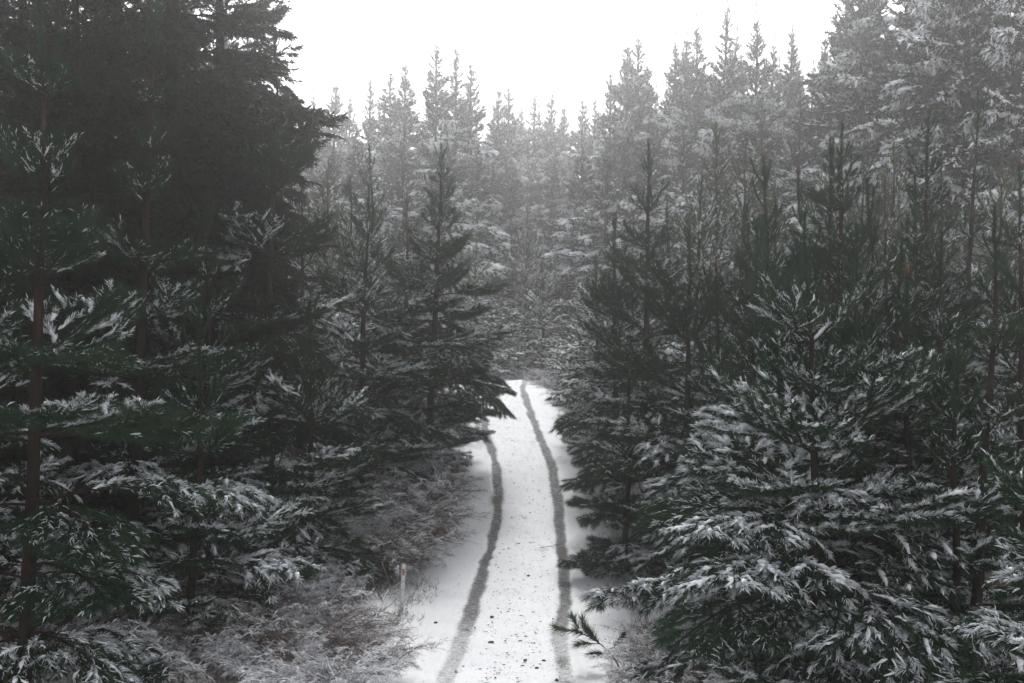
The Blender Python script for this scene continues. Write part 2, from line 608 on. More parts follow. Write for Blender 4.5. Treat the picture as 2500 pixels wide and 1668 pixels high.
# ------------------------------------------------------------------ haze
m = bpy.data.materials.new('pale_mist'); m.use_nodes = True
n, l = m.node_tree.nodes, m.node_tree.links
n.clear()
pv = n.new('ShaderNodeVolumePrincipled')
pv.inputs['Color'].default_value = (.97, .97, .97, 1)
pv.inputs['Density'].default_value = HAZE_DENSITY
pv.inputs['Anisotropy'].default_value = HAZE_G
om = n.new('ShaderNodeOutputMaterial'); l.new(pv.outputs[0], om.inputs['Volume'])
x0, x1, y0, y1, z0, z1 = -340, 340, -75, 440, -8, 36
V = [(x, y, z) for z in (z0, z1) for y in (y0, y1) for x in (x0, x1)]
F = [(0, 2, 3, 1), (4, 5, 7, 6), (0, 1, 5, 4), (2, 6, 7, 3), (0, 4, 6, 2), (1, 3, 7, 5)]
me = bpy.data.meshes.new('haze'); me.from_pydata(V, [], F); me.materials.append(m)
tag(link('haze', me), kind='stuff')

# ------------------------------------------------------------------ branch library of the young pines
LIB = {}
SPECS = [('steep', (.5, .9, 1.3, 1.8)), ('rising', (.8, 1.2, 1.6, 2.0)), ('level', (1.2, 1.7, 2.2, 2.6)), ('drooping', (1.4, 1.9, 2.5, 3.1))]
SNOWY = {'steep': .22, 'rising': .42, 'level': .56, 'drooping': .66}
_s = 11
for kind, lens in SPECS:
    for L_ in lens:
        for v_ in range(3):
            _s += 1
            G, S = make_branch(_s, L_, kind, 470, .150, .0062, SNOWY[kind] * (.12, .75, 1.8)[v_])
            LIB.setdefault(kind, []).append((L_, G, S,
                G.mesh('pine_branch', [M_BARK, M_NEEDLE]), S.mesh('branch_snow', [M_SNOW], True)))


def make_leader(seed, length, snow=.15):
    rng = np.random.default_rng(seed); G, S = Geo(), Geo()
    P = curve(rng, (0, 0, 0), 0, 1.52, 1.57, length, 8, .3)
    shoot(G, S, rng, P, .022, 700, .15, .0065, .02, (.35, .95), 0, snow, 0, 5)
    for k in range(rng.integers(4, 8)):   # upright side candles near the tip
        t = rng.uniform(.02, .7); p, T, _ = along(P, np.array([t]))
        Q = curve(rng, p[0], rng.uniform(0, 6.28), .85, 1.4, length * rng.uniform(.2, .45), 4)
        shoot(G, S, rng, Q, .01, 480, .11, .0065, .05, (.25, .6), 0, snow, 0, 4)
    B = Geo()
    tip = P[-1]
    for k in range(5):
        q = tip + np.array([rng.normal() * .012, rng.normal() * .012, -.03])
        v, f = tube(np.array([q, q + [rng.normal() * .015, rng.normal() * .015, .10], q + [rng.normal() * .02, rng.normal() * .02, .19 + .08 * rng.random()]]), [.013, .016, .003], 5)
        B.add(v, f, 0)
    return G, S, B


LEADERS = []
for k in range(6):
    G, S, B = make_leader(900 + k, 1.0 + .12 * k)
    LEADERS.append((1.0 + .12 * k, G, S, G.mesh('pine_leader', [M_BARK, M_NEEDLE]), B.mesh('shoot_bud', [M_BUD], True)))


def rotz(a):
    c, s = math.cos(a), math.sin(a); return np.array([[c, -s, 0], [s, c, 0], [0, 0, 1.]])


def euler_m(rx, ry, rz):
    cx, sx, cy_, sy = math.cos(rx), math.sin(rx), math.cos(ry), math.sin(ry)
    Rx = np.array([[1, 0, 0], [0, cx, -sx], [0, sx, cx]]); Ry = np.array([[cy_, 0, sy], [0, 1, 0], [-sy, 0, cy_]])
    return rotz(rz) @ Ry @ Rx


def pine_plan(rng, H, rad, low=.08, dense=1.0, lean=(0, 0), gap=.75, expo=.72):
    """Whorls of a young pine: list of (position, azimuth, kind, wanted length, roll, tilt), plus the trunk path."""
    n = 14
    zz = np.linspace(0, H - .95, n)
    wob = np.cumsum(rng.normal(size=(n, 2)) * .018, 0); wob -= wob[0]
    P = np.stack([lean[0] * zz / H + wob[:, 0], lean[1] * zz / H + wob[:, 1], zz], 1)
    out = []
    z = low * H
    top = H - .95
    while z < top - .05:
        u = (H - z) / H                       # 0 at the tip, 1 at the ground
        L = rad * min(1.0, (u * 1.45) ** expo) * (1.0 if u < .8 else 1 - (u - .8) * 1.1)
        kind = 'steep' if u < .34 else 'rising' if u < .52 else 'level' if u < .64 else 'drooping'
        cnt = int(round((5.0 if .3 < u < .66 else 4.3) * dense + rng.normal() * .6))
        a0 = rng.uniform(0, 6.28)
        for k in range(max(3, cnt)):
            a = a0 + k * 6.283 / cnt + rng.normal() * .18
            kk = kind
            if rng.random() < .18: kk = {'steep': 'rising', 'rising': 'level', 'level': 'drooping', 'drooping': 'level'}[kind]
            Lk = L * rng.uniform(.58, 1.2)
            zk = z + rng.normal() * .05
            p = np.array([np.interp(zk, zz, P[:, 0]), np.interp(zk, zz, P[:, 1]), zk])
            out.append((p, a, kk, max(.35, Lk), rng.normal() * .15, rng.normal() * .12))
        z += gap * rng.uniform(.8, 1.2) / dense ** .5 * (1.0 if u < .6 else .85)
    # the trunk itself: thick at the foot
    r0 = .008 * H + .035
    rr = r0 * (1 - zz / H) ** .8 + .012
    rr[0] *= 1.25
    return P, rr, out


def pick(rng, kind, L, frost=(.33, .34, .33)):
    best = sorted(LIB[kind], key=lambda e: abs(math.log(e[0] / L)))[:3]   # bare, dusted and loaded form of one length
    return best[rng.choice(3, p=frost)]


def young_pine(label, base, top, rad, seed, group='young pines along the track', low=.08, dense=1.0, gap=.75, expo=.72, frost=(.33, .34, .33), name='young_pine'):
    """Young pine assembled branch by branch: pine > trunk, branch (> snow), leader (> bud)."""
    rng = np.random.default_rng(seed)
    H = top[2] - base[2]
    t = tag(empty(name, tuple(base)), label, 'tree', group)
    P, rr, plan = pine_plan(rng, H, rad, low, dense, (top[0] - base[0], top[1] - base[1]), gap, expo)
    G = Geo(); v, f = tube(P, rr, 9); G.add(v, f, 0)
    link('trunk', G.mesh('pine_trunk', [M_BARK], True), t)
    for p, a, kind, L, roll, tilt in plan:
        e = pick(rng, kind, L, frost); s = L / e[0]
        o = link('branch', e[3], t, p, (roll, tilt, a), (s, s, s))
        tag(link('snow', e[4], o), kind='stuff')
    e = LEADERS[rng.integers(0, len(LEADERS))]
    o = link('leader', e[3], t, P[-1], (rng.normal() * .03, rng.normal() * .03, rng.uniform(0, 6)))
    if rng.random() < .4: link('bud', e[4], o)
    return t


# ------------------------------------------------------------------ merged trees for the middle distance and the far forest
FAR = {}
LOD = 2
_s = 5000
for kind, lens in [('steep', (.5, 1.0, 1.7)), ('rising', (1.2, 2.0, 3.0)), ('level', (2.2, 3.0, 3.8)), ('drooping', (2.4, 3.2, 4.2))]:
    for L_ in lens:
        for v_ in range(2):
            _s += 1
            FAR.setdefault(kind, []).append((L_, *make_branch(_s, L_, kind, 30 if kind != 'steep' else 42, .30 if kind != 'steep' else .24, .095 if kind != 'steep' else .055, {'steep': .20, 'rising': .42, 'level': .70, 'drooping': .95}[kind] * (.35, 1.7)[v_], 3.4, second=(L_ > 3.2))))
MID = {}
LOD = 1
for kind, lens in SPECS:
    for L_ in lens[::1]:
        for v_ in range(2):
            _s += 1
            MID.setdefault(kind, []).append((L_, *make_branch(_s, L_, kind, 120, .16, .0125, SNOWY[kind] * (.8, 1.6)[v_], 1.15, second=(L_ > 1.1))))


def bake(plan, P, rr, lib, rng, leader=None, far=False):
    G, S, T = Geo(), Geo(), Geo()
    v, f = tube(P, rr, 8); T.add(v, f, 0)
    for p, a, kind, L, roll, tilt in plan:
        best = sorted(lib[kind], key=lambda e: abs(math.log(e[0] / L)))[:2]
        e = best[rng.integers(0, len(best))]; s = L / e[0]
        M = np.eye(4); M[:3, :3] = euler_m(roll, tilt, a) * s; M[:3, 3] = p
        G.cat(e[1], M); S.cat(e[2], M)
    if leader is not None:
        M = np.eye(4); M[:3, 3] = P[-1]; G.cat(leader[1], M)
    return T, G, S


def mature_plan(rng, H, rad, low=.12):
    n = 24
    zz = np.linspace(0, H - .8, n)
    wob = np.cumsum(rng.normal(size=(n, 2)) * .03, 0); wob -= wob[0]
    P = np.stack([wob[:, 0], wob[:, 1], zz], 1); out = []
    z = low * H
    while z < H - .9:
        u = (H - z) / H
        L = rad * min(1.0, (u * 1.95) ** 1.0) * (1 if u < .75 else 1 - (u - .75) * .9)
        kind = 'steep' if u < .10 else 'rising' if u < .24 else 'level' if u < .42 else 'drooping'
        cnt = int(round(5.0 + rng.normal() * .7)); a0 = rng.uniform(0, 6.28)
        for k in range(max(3, cnt)):
            kk = kind
            if rng.random() < .25: kk = {'steep': 'rising', 'rising': 'steep', 'level': 'rising', 'drooping': 'level'}[kind]
            zk = z + rng.normal() * .12
            p = np.array([np.interp(zk, zz, P[:, 0]), np.interp(zk, zz, P[:, 1]), zk])
            out.append((p, a0 + k * 6.283 / cnt + rng.normal() * .25, kk, max(.38, L * rng.uniform(.55, 1.2)), rng.normal() * .2, rng.normal() * .14))
        z += rng.uniform(.48, .72) * (1 if u > .3 else .8)
    r0 = .0105 * H + .05
    return P, r0 * (1 - zz / H) ** .75 + .02, out


def forked_top(rng, plan, P, H):
    return plan


MATURE = []
for k in range(4):
    rng = np.random.default_rng(7000 + k)
    H = 27.0
    P, rr, plan = mature_plan(rng, H, 3.2 + .3 * (k % 5), .06)
    if k % 3 == 1: plan = [q for q in plan if rng.random() < .82]
    T, G, S = bake(plan, P, rr, FAR, rng, LEADERS[k % 6])
    MATURE.append((H, T.mesh('mature_trunk', [M_BARK], True), G.mesh('mature_crown', [M_BARK, M_NEEDLE_FAR]), S.mesh('mature_snow', [M_SNOW], True)))
FROSTED = []
HEAVY = {}
for kind in FAR:
    if kind in ('steep', 'rising'): HEAVY[kind] = FAR[kind]
    else: HEAVY[kind] = [e for e in FAR[kind] if len(e[2].v) and sum(len(q) for q in e[2].v) > 250]
for k in range(2):
    rng = np.random.default_rng(7050 + k); H = 27.0
    P, rr, plan = mature_plan(rng, H, 4.0 + .4 * k, .03)
    plan = [(p, a, ('drooping' if kd == 'level' and rng.random() < .6 else kd), L, ro, ti) for p, a, kd, L, ro, ti in plan]
    T, G, S = bake(plan, P, rr, HEAVY, rng, LEADERS[k])
    FROSTED.append((H, T.mesh('laden_trunk', [M_BARK], True), G.mesh('laden_crown', [M_BARK, M_NEEDLE_FAR]), S.mesh('laden_snow', [M_SNOW], True)))
OLD_LIB = {}
for kind, lens in [('steep', (.8, 1.4, 2.0)), ('rising', (1.6, 2.4, 3.2)), ('level', (2.2, 3.2, 4.2)), ('drooping', (2.4, 3.2, 4.2))]:
    for L_ in lens:
        for v_ in range(2):
            _s += 1
            OLD_LIB.setdefault(kind, []).append((L_, *make_branch(_s, L_, kind, 34, .24, .062, 0, 0, second=(L_ > 3))))
OLD = []
for k in range(2):
    rng = np.random.default_rng(7100 + k); H = 27.0
    P, rr, plan = mature_plan(rng, H, 4.0, .10)
    T, G, S = bake(plan, P, rr, OLD_LIB, rng, LEADERS[k])
    OLD.append((H, T.mesh('old_trunk', [M_BARK], True), G.mesh('old_crown', [M_BARK, M_NEEDLE_OLD]), S.mesh('old_snow', [M_SNOW], True)))
SNOW_LIB = {}
for kind, lens in SPECS:
    for L_ in lens:
        _s += 1
        SNOW_LIB.setdefault(kind, []).append((L_, *make_branch(_s, L_, kind, 85, .17, .016, {'steep': .35, 'rising': .75, 'level': 1.1, 'drooping': 1.3}[kind], 1.7, second=(L_ > 1.1))))
YOUNG_SNOWY = []
for k in range(2):
    rng = np.random.default_rng(8200 + k); H = 9.0
    P, rr, plan = pine_plan(rng, H, 2.3, .03, 1.0, (0, 0), .6)
    T, G, S = bake(plan, P, rr, SNOW_LIB, rng, LEADERS[k])
    YOUNG_SNOWY.append((H, T.mesh('frosted_trunk', [M_BARK], True), G.mesh('frosted_crown', [M_BARK, M_NEEDLE_PALE]), S.mesh('frosted_snow', [M_SNOW], True)))
YOUNG_MID = []
for k in range(3):
    rng = np.random.default_rng(8000 + k)
    H = 9.0
    P, rr, plan = pine_plan(rng, H, 2.1 + .15 * k, .05, 1.0)
    T, G, S = bake(plan, P, rr, MID, rng, LEADERS[k])
    YOUNG_MID.append((H, T.mesh('young_trunk', [M_BARK], True), G.mesh('young_crown', [M_BARK, M_NEEDLE if k % 2 else M_NEEDLE_PALE]), S.mesh('young_snow', [M_SNOW], True)))


def merged_tree(lib, idx, label, group, base, H, spin, name, wide=1.0, lean=(0, 0)):
    H0, tm, gm, sm = lib[idx % len(lib)]
    t = tag(empty(name, tuple(base)), label, 'tree', group)
    s = H / H0
    t.scale = (s * wide, s * wide, s)
    t.rotation_euler = (lean[0] + .025 * math.sin(spin * 7), lean[1] + .025 * math.cos(spin * 5), spin)
    link('trunk', tm, t); c = link('crown', gm, t)
    if len(sm.polygons): tag(link('snow', sm, t), kind='stuff')
    return t


LOD = 0
# ------------------------------------------------------------------ near young pines, each built branch by branch
def foot(xd, depth, sink=.05):
    x = (xd * K - 1250) / 3472.0 * depth
    return np.array([x, depth, float(terrain(x, depth)) - sink])


def tip(xd, yd, depth):
    return at(xd * K, yd * K, depth)


NEAR = [
    # label, foot x, tip (x, y) in the photo, distance, reach, seed, low, density
    ('large dark young pine at the left edge with long drooping snowy boughs', 35, (118, 40), 20.5, 2.75, 1, .06, 1.0),
    ('dark young pine with an orange-tipped bare leader above the left thicket', 285, (347, 36), 26.5, 2.1, 2, .10, .9),
    ('tall young pine with long bare red trunk and upswept candelabra limbs left of the track', 600, (640, 112), 33, 2.7, 3, .16, .8),
    ('slim young pine with dense grey-green branches behind the dry bushes', 818, (856, 440), 38, 2.3, 4, .10, 1.0),
    ('free-standing pine with a tall spire leaning over the left wheel track', 978, (1019, 335), 41, 2.6, 5, .05, 1.2),
    ('small bluish pine sapling under the limbs of the red-trunked pine', 625, (632, 1085), 29, .95, 6, .03, 1.2),
    ('broad young pine with heavy snow-laden lower boughs nearest the track on the right', 1868, (1885, 575), 22, 2.95, 7, .05, 1.4),
    ('young pine with one long dark bottlebrush leader right of the track', 1478, (1500, 338), 36, 2.3, 8, .06, 1.1),
    ('young pine with thin bent trunk leaning over the right wheel track', 1566, (1600, 560), 31, 2.5, 9, .07, 1.0),
    ('young pine with twin slender brown tips behind the broad snowy pine', 1745, (1772, 440), 29, 1.9, 10, .08, 1.0),
    ('young pine with a bright orange bud cluster beside the broad snowy pine', 1800, (1832, 560), 25.5, 1.6, 11, .08, 1.0),
    ('young pine with a straight dark tip right of the broad snowy pine', 1990, (2010, 478), 27, 1.9, 12, .08, .9),
    ('slender dark young pine with thick leader near the right edge', 2240, (2272, 500), 24, 1.7, 13, .12, .9),
    ('thin young pine with bare upper stem rising above the right thicket', 2200, (2240, 270), 36, 1.9, 14, .12, .8),
    ('young pine reaching into view with one snowy bough at the right edge', 2500, (2520, 700), 15.5, 1.7, 15, .12, 1.0),
    ('young pine at the left edge half hidden behind the large dark one', -60, (-40, 420), 24, 2.0, 16, .08, 1.0),
    ('mid-height young pine with an orange leader between the two left pines', 480, (487, 500), 30, 1.9, 17, .06, 1.0),
    ('low young pine with snow-capped boughs in the left thicket below the orange leader', 420, (452, 780), 25, 1.8, 18, .04, 1.0),
    ('snowy low-boughed young pine beside the red reflector post', 700, (712, 760), 30.5, 1.9, 19, .05, 1.0),
    ('small young pine with pale snowy twigs overhanging the right verge', 1415, (1414, 520), 40, 1.5, 20, .05, 1.1),
    ('bushy young pine with low snowy boughs touching the right wheel track', 1440, (1450, 900), 31.5, 1.25, 21, .03, 1.2),
    ('young pine with crooked top between the bent trunk and the orange buds', 1690, (1710, 500), 33, 1.9, 22, .07, 1.0),
    ('dark young pine with drooping limbs behind the thick leader at the right', 2130, (2126, 300), 33, 2.0, 23, .10, .9),
    ('low young pine with white-tufted boughs right of the broad snowy pine', 2080, (2088, 700), 25, 1.6, 24, .05, 1.0),
    ('rightmost tall young pine with white-tufted limbs', 2345, (2335, 420), 27, 1.9, 25, .08, .9),
    ('tallest slim pine with an orange bud behind the broad snowy pine', 1925, (1934, 305), 31, 1.9, 30, .08, 1.0),
    ('slim young pine with candelabra arms left of the tallest orange-budded one', 1880, (1898, 355), 32, 1.7, 31, .08, 1.0),
    ('slim dark-tipped young pine between the broad snowy pine and the thick leader', 2055, (2062, 590), 27.5, 1.6, 32, .06, 1.1),
    ('slim young pine with snow-tufted arms left of the thick leader', 2155, (2162, 600), 26, 1.5, 33, .06, 1.1),
    ('dark slim young pine close behind the top of the broad snowy pine', 1950, (1955, 560), 25, 1.5, 34, .06, 1.1),
    ('slim young pine with a snowy crossing limb left of the broad snowy pine', 1725, (1722, 600), 27, 1.6, 35, .06, 1.1),
    ('slim young pine with a short tip close to the thin bent trunk', 1640, (1650, 690), 29, 1.4, 36, .05, 1.1),
    ('slim straight-tipped young pine between the twin brown tips and the orange buds', 1772, (1785, 610), 28, 1.5, 37, .06, 1.1),
    ('upright young pine with a long pointed leader left of the candelabra-armed pine', 1832, (1842, 455), 33, 1.6, 38, .08, 1.1),
    ('upright young pine with a long pointed leader left of the thick leader', 2095, (2102, 450), 31, 1.6, 39, .08, 1.1),
    ('low snowy young pine beneath the thick leader near the right edge', 2190, (2195, 830), 22, 1.4, 26, .05, 1.0),
]
OPEN = {1: 1.15, 2: 1.0, 3: 1.35, 4: .9, 5: .85, 7: .85, 8: 1.05, 9: .95, 12: 1.0, 13: 1.1, 14: 1.1}
for lab, fx, tp, dep, rad, seed, low, dens in NEAR:
    young_pine(lab, foot(fx, dep), tip(tp[0], tp[1], dep), rad, seed, low=low, dense=dens, gap=OPEN.get(seed, .75), frost=(.62, .28, .10) if seed in (2, 3, 5, 8, 9, 10, 11, 13, 30, 31, 34, 38, 39) else (.15, .30, .55) if seed in (7, 24, 26) else (.34, .36, .30), expo={2: 1.0, 4: .95, 5: 1.15, 8: 1.0, 14: 1.0}.get(seed, .72))

# ------------------------------------------------------------------ young pines farther along the track
MIDDLE = [
    # foot x, tip x, tip y, distance, width factor, label
    (742, 760, 372, 56, .9, 'pale green young pine rising behind the red-trunked pine'),
    (870, 880, 345, 53, 1.0, 'pale yellowish young pine with many upright tips left of the spire pine'),
    (815, 822, 430, 47, .9, 'thin young pine with a brown tip between two pale ones'),
    (925, 938, 450, 50, 1.0, 'yellowish young pine crowding the spire pine from behind'),
    (690, 700, 430, 44, 1.0, 'grey-green young pine behind the candelabra limbs'),
    (560, 572, 520, 42, 1.0, 'grey-green young pine left of the red trunk'),
    (905, 912, 640, 46, 1.0, 'low young pine tucked between the slim pine and the spire pine'),
    (380, 392, 560, 38, 1.0, 'dark young pine under the tall old pines on the left'),
    (210, 214, 520, 36, 1.0, 'dark young pine behind the large one at the left edge'),
    (1650, 1655, 285, 47, .85, 'tall young pine with a dark bushy tip in front of the grey forest'),
    (1590, 1600, 400, 45, .9, 'young pine with raised snowy arms right of the bottlebrush leader'),
    (1700, 1700, 330, 46, .9, 'young pine with a feathery dark top right of the bushy tip'),
    (1800, 1806, 420, 45, .9, 'young pine with a slim tip behind the twin brown tips'),
    (1902, 1903, 330, 41, .8, 'young pine with twin candelabra tops behind the broad snowy pine'),
    (2035, 2040, 430, 40, .9, 'grey young pine in the thicket right of the candelabra tops'),
    (2065, 2066, 330, 50, .9, 'tall grey young pine against the foot of the dark forest'),
    (2175, 2180, 410, 42, .9, 'grey young pine with open limbs left of the thin bare stem'),
    (2290, 2300, 330, 48, .9, 'tall grey young pine near the right edge'),
    (2325, 2330, 560, 36, .9, 'snow-tufted young pine at the right edge'),
    (1380, 1385, 600, 45, .9, 'snow-dusted pale young pine on the right verge'),
    (1370, 1376, 585, 55, 1.0, 'pale snowy young pine beyond the right verge'),
    (1330, 1336, 655, 58, 1.0, 'snowy young pine leaning over the far bend of the right wheel track'),
    (1300, 1304, 735, 62, 1.0, 'small white-boughed pine at the far end of the right verge'),
    (1370, 1374, 720, 48, .9, 'bushy snow-white young pine beside the right wheel track'),
    (1440, 1445, 620, 42, 1.0, 'young pine with grey snowy limbs left of the bottlebrush leader'),
    (1530, 1536, 470, 50, .9, 'slim young pine behind the bottlebrush leader'),
    (1975, 1980, 390, 46, .9, 'grey young pine between the candelabra tops and the thicket'),
    (2110, 2110, 520, 34, .9, 'dark young pine in the middle of the right thicket'),
    (1620, 1625, 620, 38, 1.0, 'young pine filling the gap behind the bent trunk'),
    (1190, 1192, 768, 74.5, .62, 'small lone snow-covered pine just past the crest of the track'),
    (1205, 1206, 470, 92, .8, 'pale snow-hung pine with a dead broken top beyond the crest'),
    (1085, 1090, 560, 74, 1.1, 'snowy pine behind the spire pine near the crest'),
    (1130, 1133, 640, 84, 1.2, 'snow-clad pine left of the lone small pine past the crest'),
    (1250, 1253, 600, 80, 1.2, 'snow-clad pine at the right of the crest of the track'),
]
for i, (fx, tx, ty, dep, wd, lab) in enumerate(MIDDLE):
    b_ = foot(fx, dep); t_ = tip(tx, ty, dep)
    idx = i if dep < 60 else 2 * i + 1
    H = t_[2] - b_[2]
    snowy = dep >= 54 or 'snow' in lab or 'white' in lab
    merged_tree(YOUNG_SNOWY if snowy else YOUNG_MID, i if snowy else idx, lab, 'young pines in the middle distance', b_, H, i * 2.4, 'young_pine', wd * (9.0 / max(H, 4.5)) ** .35)

# ------------------------------------------------------------------ mature pines: the dark stand on the left, the grey forest behind
DARK_LEFT = [
    (428, (442, -800), 34.5, 1.22, 'huge dark old pine whose limbs reach into the white sky'),
    (150, (160, -360), 29, 1.05, 'huge dark old pine behind the large young pine at the left edge'),
    (-40, (-30, -400), 26, 1.0, 'dark old pine cut by the left edge'),
    (310, (315, -260), 36, 1.1, 'dark old pine between the two huge ones'),
    (70, (72, -450), 33, 1.0, 'dark old pine close behind the large young pine at the left edge'),
    (40, (40, -200), 46, 1.1, 'dark old pine deep in the left stand'),
    (220, (230, -120), 66, 1.1, 'old pine deep in shade behind the left stand'),
    (420, (420, -60), 72, 1.0, 'old pine at the back of the left stand'),
    (520, (525, -520), 41, 1.0, 'dark old pine just right of the huge one with limbs against the sky'),
    (390, (392, -200), 45, 1.0, 'shaded old pine behind the orange-tipped leader'),
    (110, (112, -150), 40, 1.0, 'shaded old pine behind the trunk of the large young pine'),
    (565, (570, 40), 70, .9, 'shaded old pine filling the wood behind the candelabra limbs'),
    (500, (505, 0), 78, 1.0, 'shaded old pine at the far side of the left stand'),
    (250, (255, 0), 80, 1.1, 'shaded old pine farthest back on the left'),
    (60, (62, 0), 74, 1.1, 'shaded old pine far back at the left edge'),
]
for i, (fx, tp, dep, wd, lab) in enumerate(DARK_LEFT):
    b_ = foot(fx, dep); t_ = tip(tp[0], tp[1], dep)
    merged_tree(OLD, i, lab, 'dark old pines on the left', b_, t_[2] - b_[2], i * 1.7 + .4, 'old_pine', wd)

SKYLINE = [
    (700, 200, 125), (750, 172, 128), (790, 212, 140), (835, 170, 128), (885, 148, 118), (913, 124, 115), (980, 84, 104), (1030, 98, 108), (1063, 128, 114),
    (1130, 186, 130), (1157, 184, 134), (1211, 203, 150), (1250, 200, 146), (1284, 226, 158), (1322, 214, 150), (1352, 220, 142), (1395, 150, 116),
    (1421, 78, 104), (1442, 72, 107), (1481, 138, 118), (1526, 72, 104), (1556, 66, 108), (1601, 40, 99), (1646, -2, 90), (1668, 60, 112),
    (1735, 16, 94), (1757, 84, 112), (1799, 60, 100), (1831, 88, 106), (1879, 58, 97), (1916, -60, 80), (1992, -210, 77), (2064, -260, 74),
    (2150, -290, 70), (2236, -320, 66), (2330, -350, 61), (2110, -220, 88), (2205, -260, 84), (2290, -290, 78), (1955, -120, 92), (2030, -130, 93), (2400, -320, 70),
]
DETAIL = {980: 'left of the twin-topped pair on the skyline', 1646: 'tallest pine of the skyline right of the white gap', 885: 'stepped pair on the skyline', 1735: 'thin spired pine'}


def sky_label(x, y, dep):
    if x < 960: return 'fog-grey pine of the far wood behind the left young pines'
    if x < 1100: return 'tall fog-grey pine left of the sky gap'
    if x < 1380: return 'pale fogbound pine in the low skyline straight beyond the track'
    if x < 1500: return 'tall grey pine with twin spires right of the sky gap'
    if x < 1900: return 'snow-dusted pine with slender spire right of the sky gap'
    return 'dark grey pine of the tall upper right stand'


for i, (tx, ty, dep) in enumerate(SKYLINE):
    t_ = tip(tx, ty, dep)
    b_ = np.array([t_[0], dep, float(prof(dep)) - .1])
    lab = sky_label(tx, ty, dep)
    ORD = ['first', 'second', 'third', 'fourth', 'fifth', 'sixth', 'seventh', 'eighth', 'ninth', 'tenth', 'eleventh', 'twelfth', 'thirteenth', 'fourteenth', 'fifteenth']
    grp_ = sorted(q[0] for q in SKYLINE if sky_label(*q) == lab)
    if len(grp_) > 1: lab = lab + ', ' + ORD[grp_.index(tx)] + ' from the left'
    if tx == 1646: lab = 'tallest grey spire of the skyline just right of the sky gap'
    if tx == 980: lab = 'tall narrow fog-grey spire left of the double-topped pine'
    laden = 1060 < tx < 1400 and i % 2 == 0
    merged_tree(FROSTED if laden else MATURE, i if laden else i * 5 + 1, lab, 'mature pines of the foggy forest', b_, t_[2] - b_[2], i * 2.1, 'mature_pine', .95 + .12 * math.sin(i * 1.9))

rng = np.random.default_rng(77)
BACK = [(x, y, d) for x, y, d in [(720, 235, 160), (860, 215, 165), (950, 215, 155), (1090, 235, 165), (1180, 235, 178), (1230, 245, 185), (1305, 250, 182), (1370, 235, 170),
        (1460, 200, 150), (1580, 170, 140), (1620, 150, 138), (1700, 120, 132), (1780, 140, 130), (1850, 140, 125), (1935, 80, 112), (2030, 60, 108), (2120, 60, 112), (2180, 60, 104), (2260, 40, 104), (2340, 40, 100), (660, 260, 150), (690, 330, 135), (985, 230, 160), (1040, 225, 158), (1120, 250, 172), (1165, 255, 182), (1215, 262, 195), (1265, 262, 195), (1335, 258, 185), (1410, 230, 165), (1500, 190, 148), (1545, 185, 150), (1660, 150, 140), (1740, 135, 130), (1815, 140, 132), (1990, 100, 118), (905, 230, 165), (575, 200, 110), (350, 60, 85), (180, 40, 82), (440, 60, 90), (600, 260, 140), (740, 300, 145), (800, 290, 150)]]
for i, (tx, ty, dep) in enumerate(BACK):
    t_ = tip(tx, ty, dep); b_ = np.array([t_[0], dep, float(prof(dep)) - .1])
    merged_tree(MATURE, i * 5 + 3, 'faint pine far back in the fog between the skyline spires', 'faint pines at the back of the fog', b_, t_[2] - b_[2], i * 1.3, 'mature_pine', 1.05)

# lower mature trees standing in front of the far forest
FRONT = [(1105, 330, 98, 1.15), (1040, 300, 92, 1.1), (930, 330, 90, 1.1), (840, 300, 96, 1.1), (770, 330, 88, 1.1), (1330, 330, 96, 1.2), (1400, 330, 88, 1.2), (1480, 300, 84, 1.1),
         (1560, 290, 82, 1.1), (1740, 250, 76, 1.05), (1820, 240, 74, 1.05), (1160, 370, 112, 1.1), (1255, 340, 125, 1.2)]
for i, (tx, ty, dep, wd) in enumerate(FRONT):
    t_ = tip(tx, ty, dep); b_ = np.array([t_[0], dep, float(prof(dep)) - .1])
    n_th = ORD[sorted(q[0] for q in FRONT).index(tx)]
    merged_tree(FROSTED, i, 'half-grown snow-laden pine standing in front of the foggy forest, ' + n_th + ' from the left', 'half-grown pines before the foggy forest', b_, t_[2] - b_[2], i * 1.1 + .5, 'mature_pine', wd * 1.1)


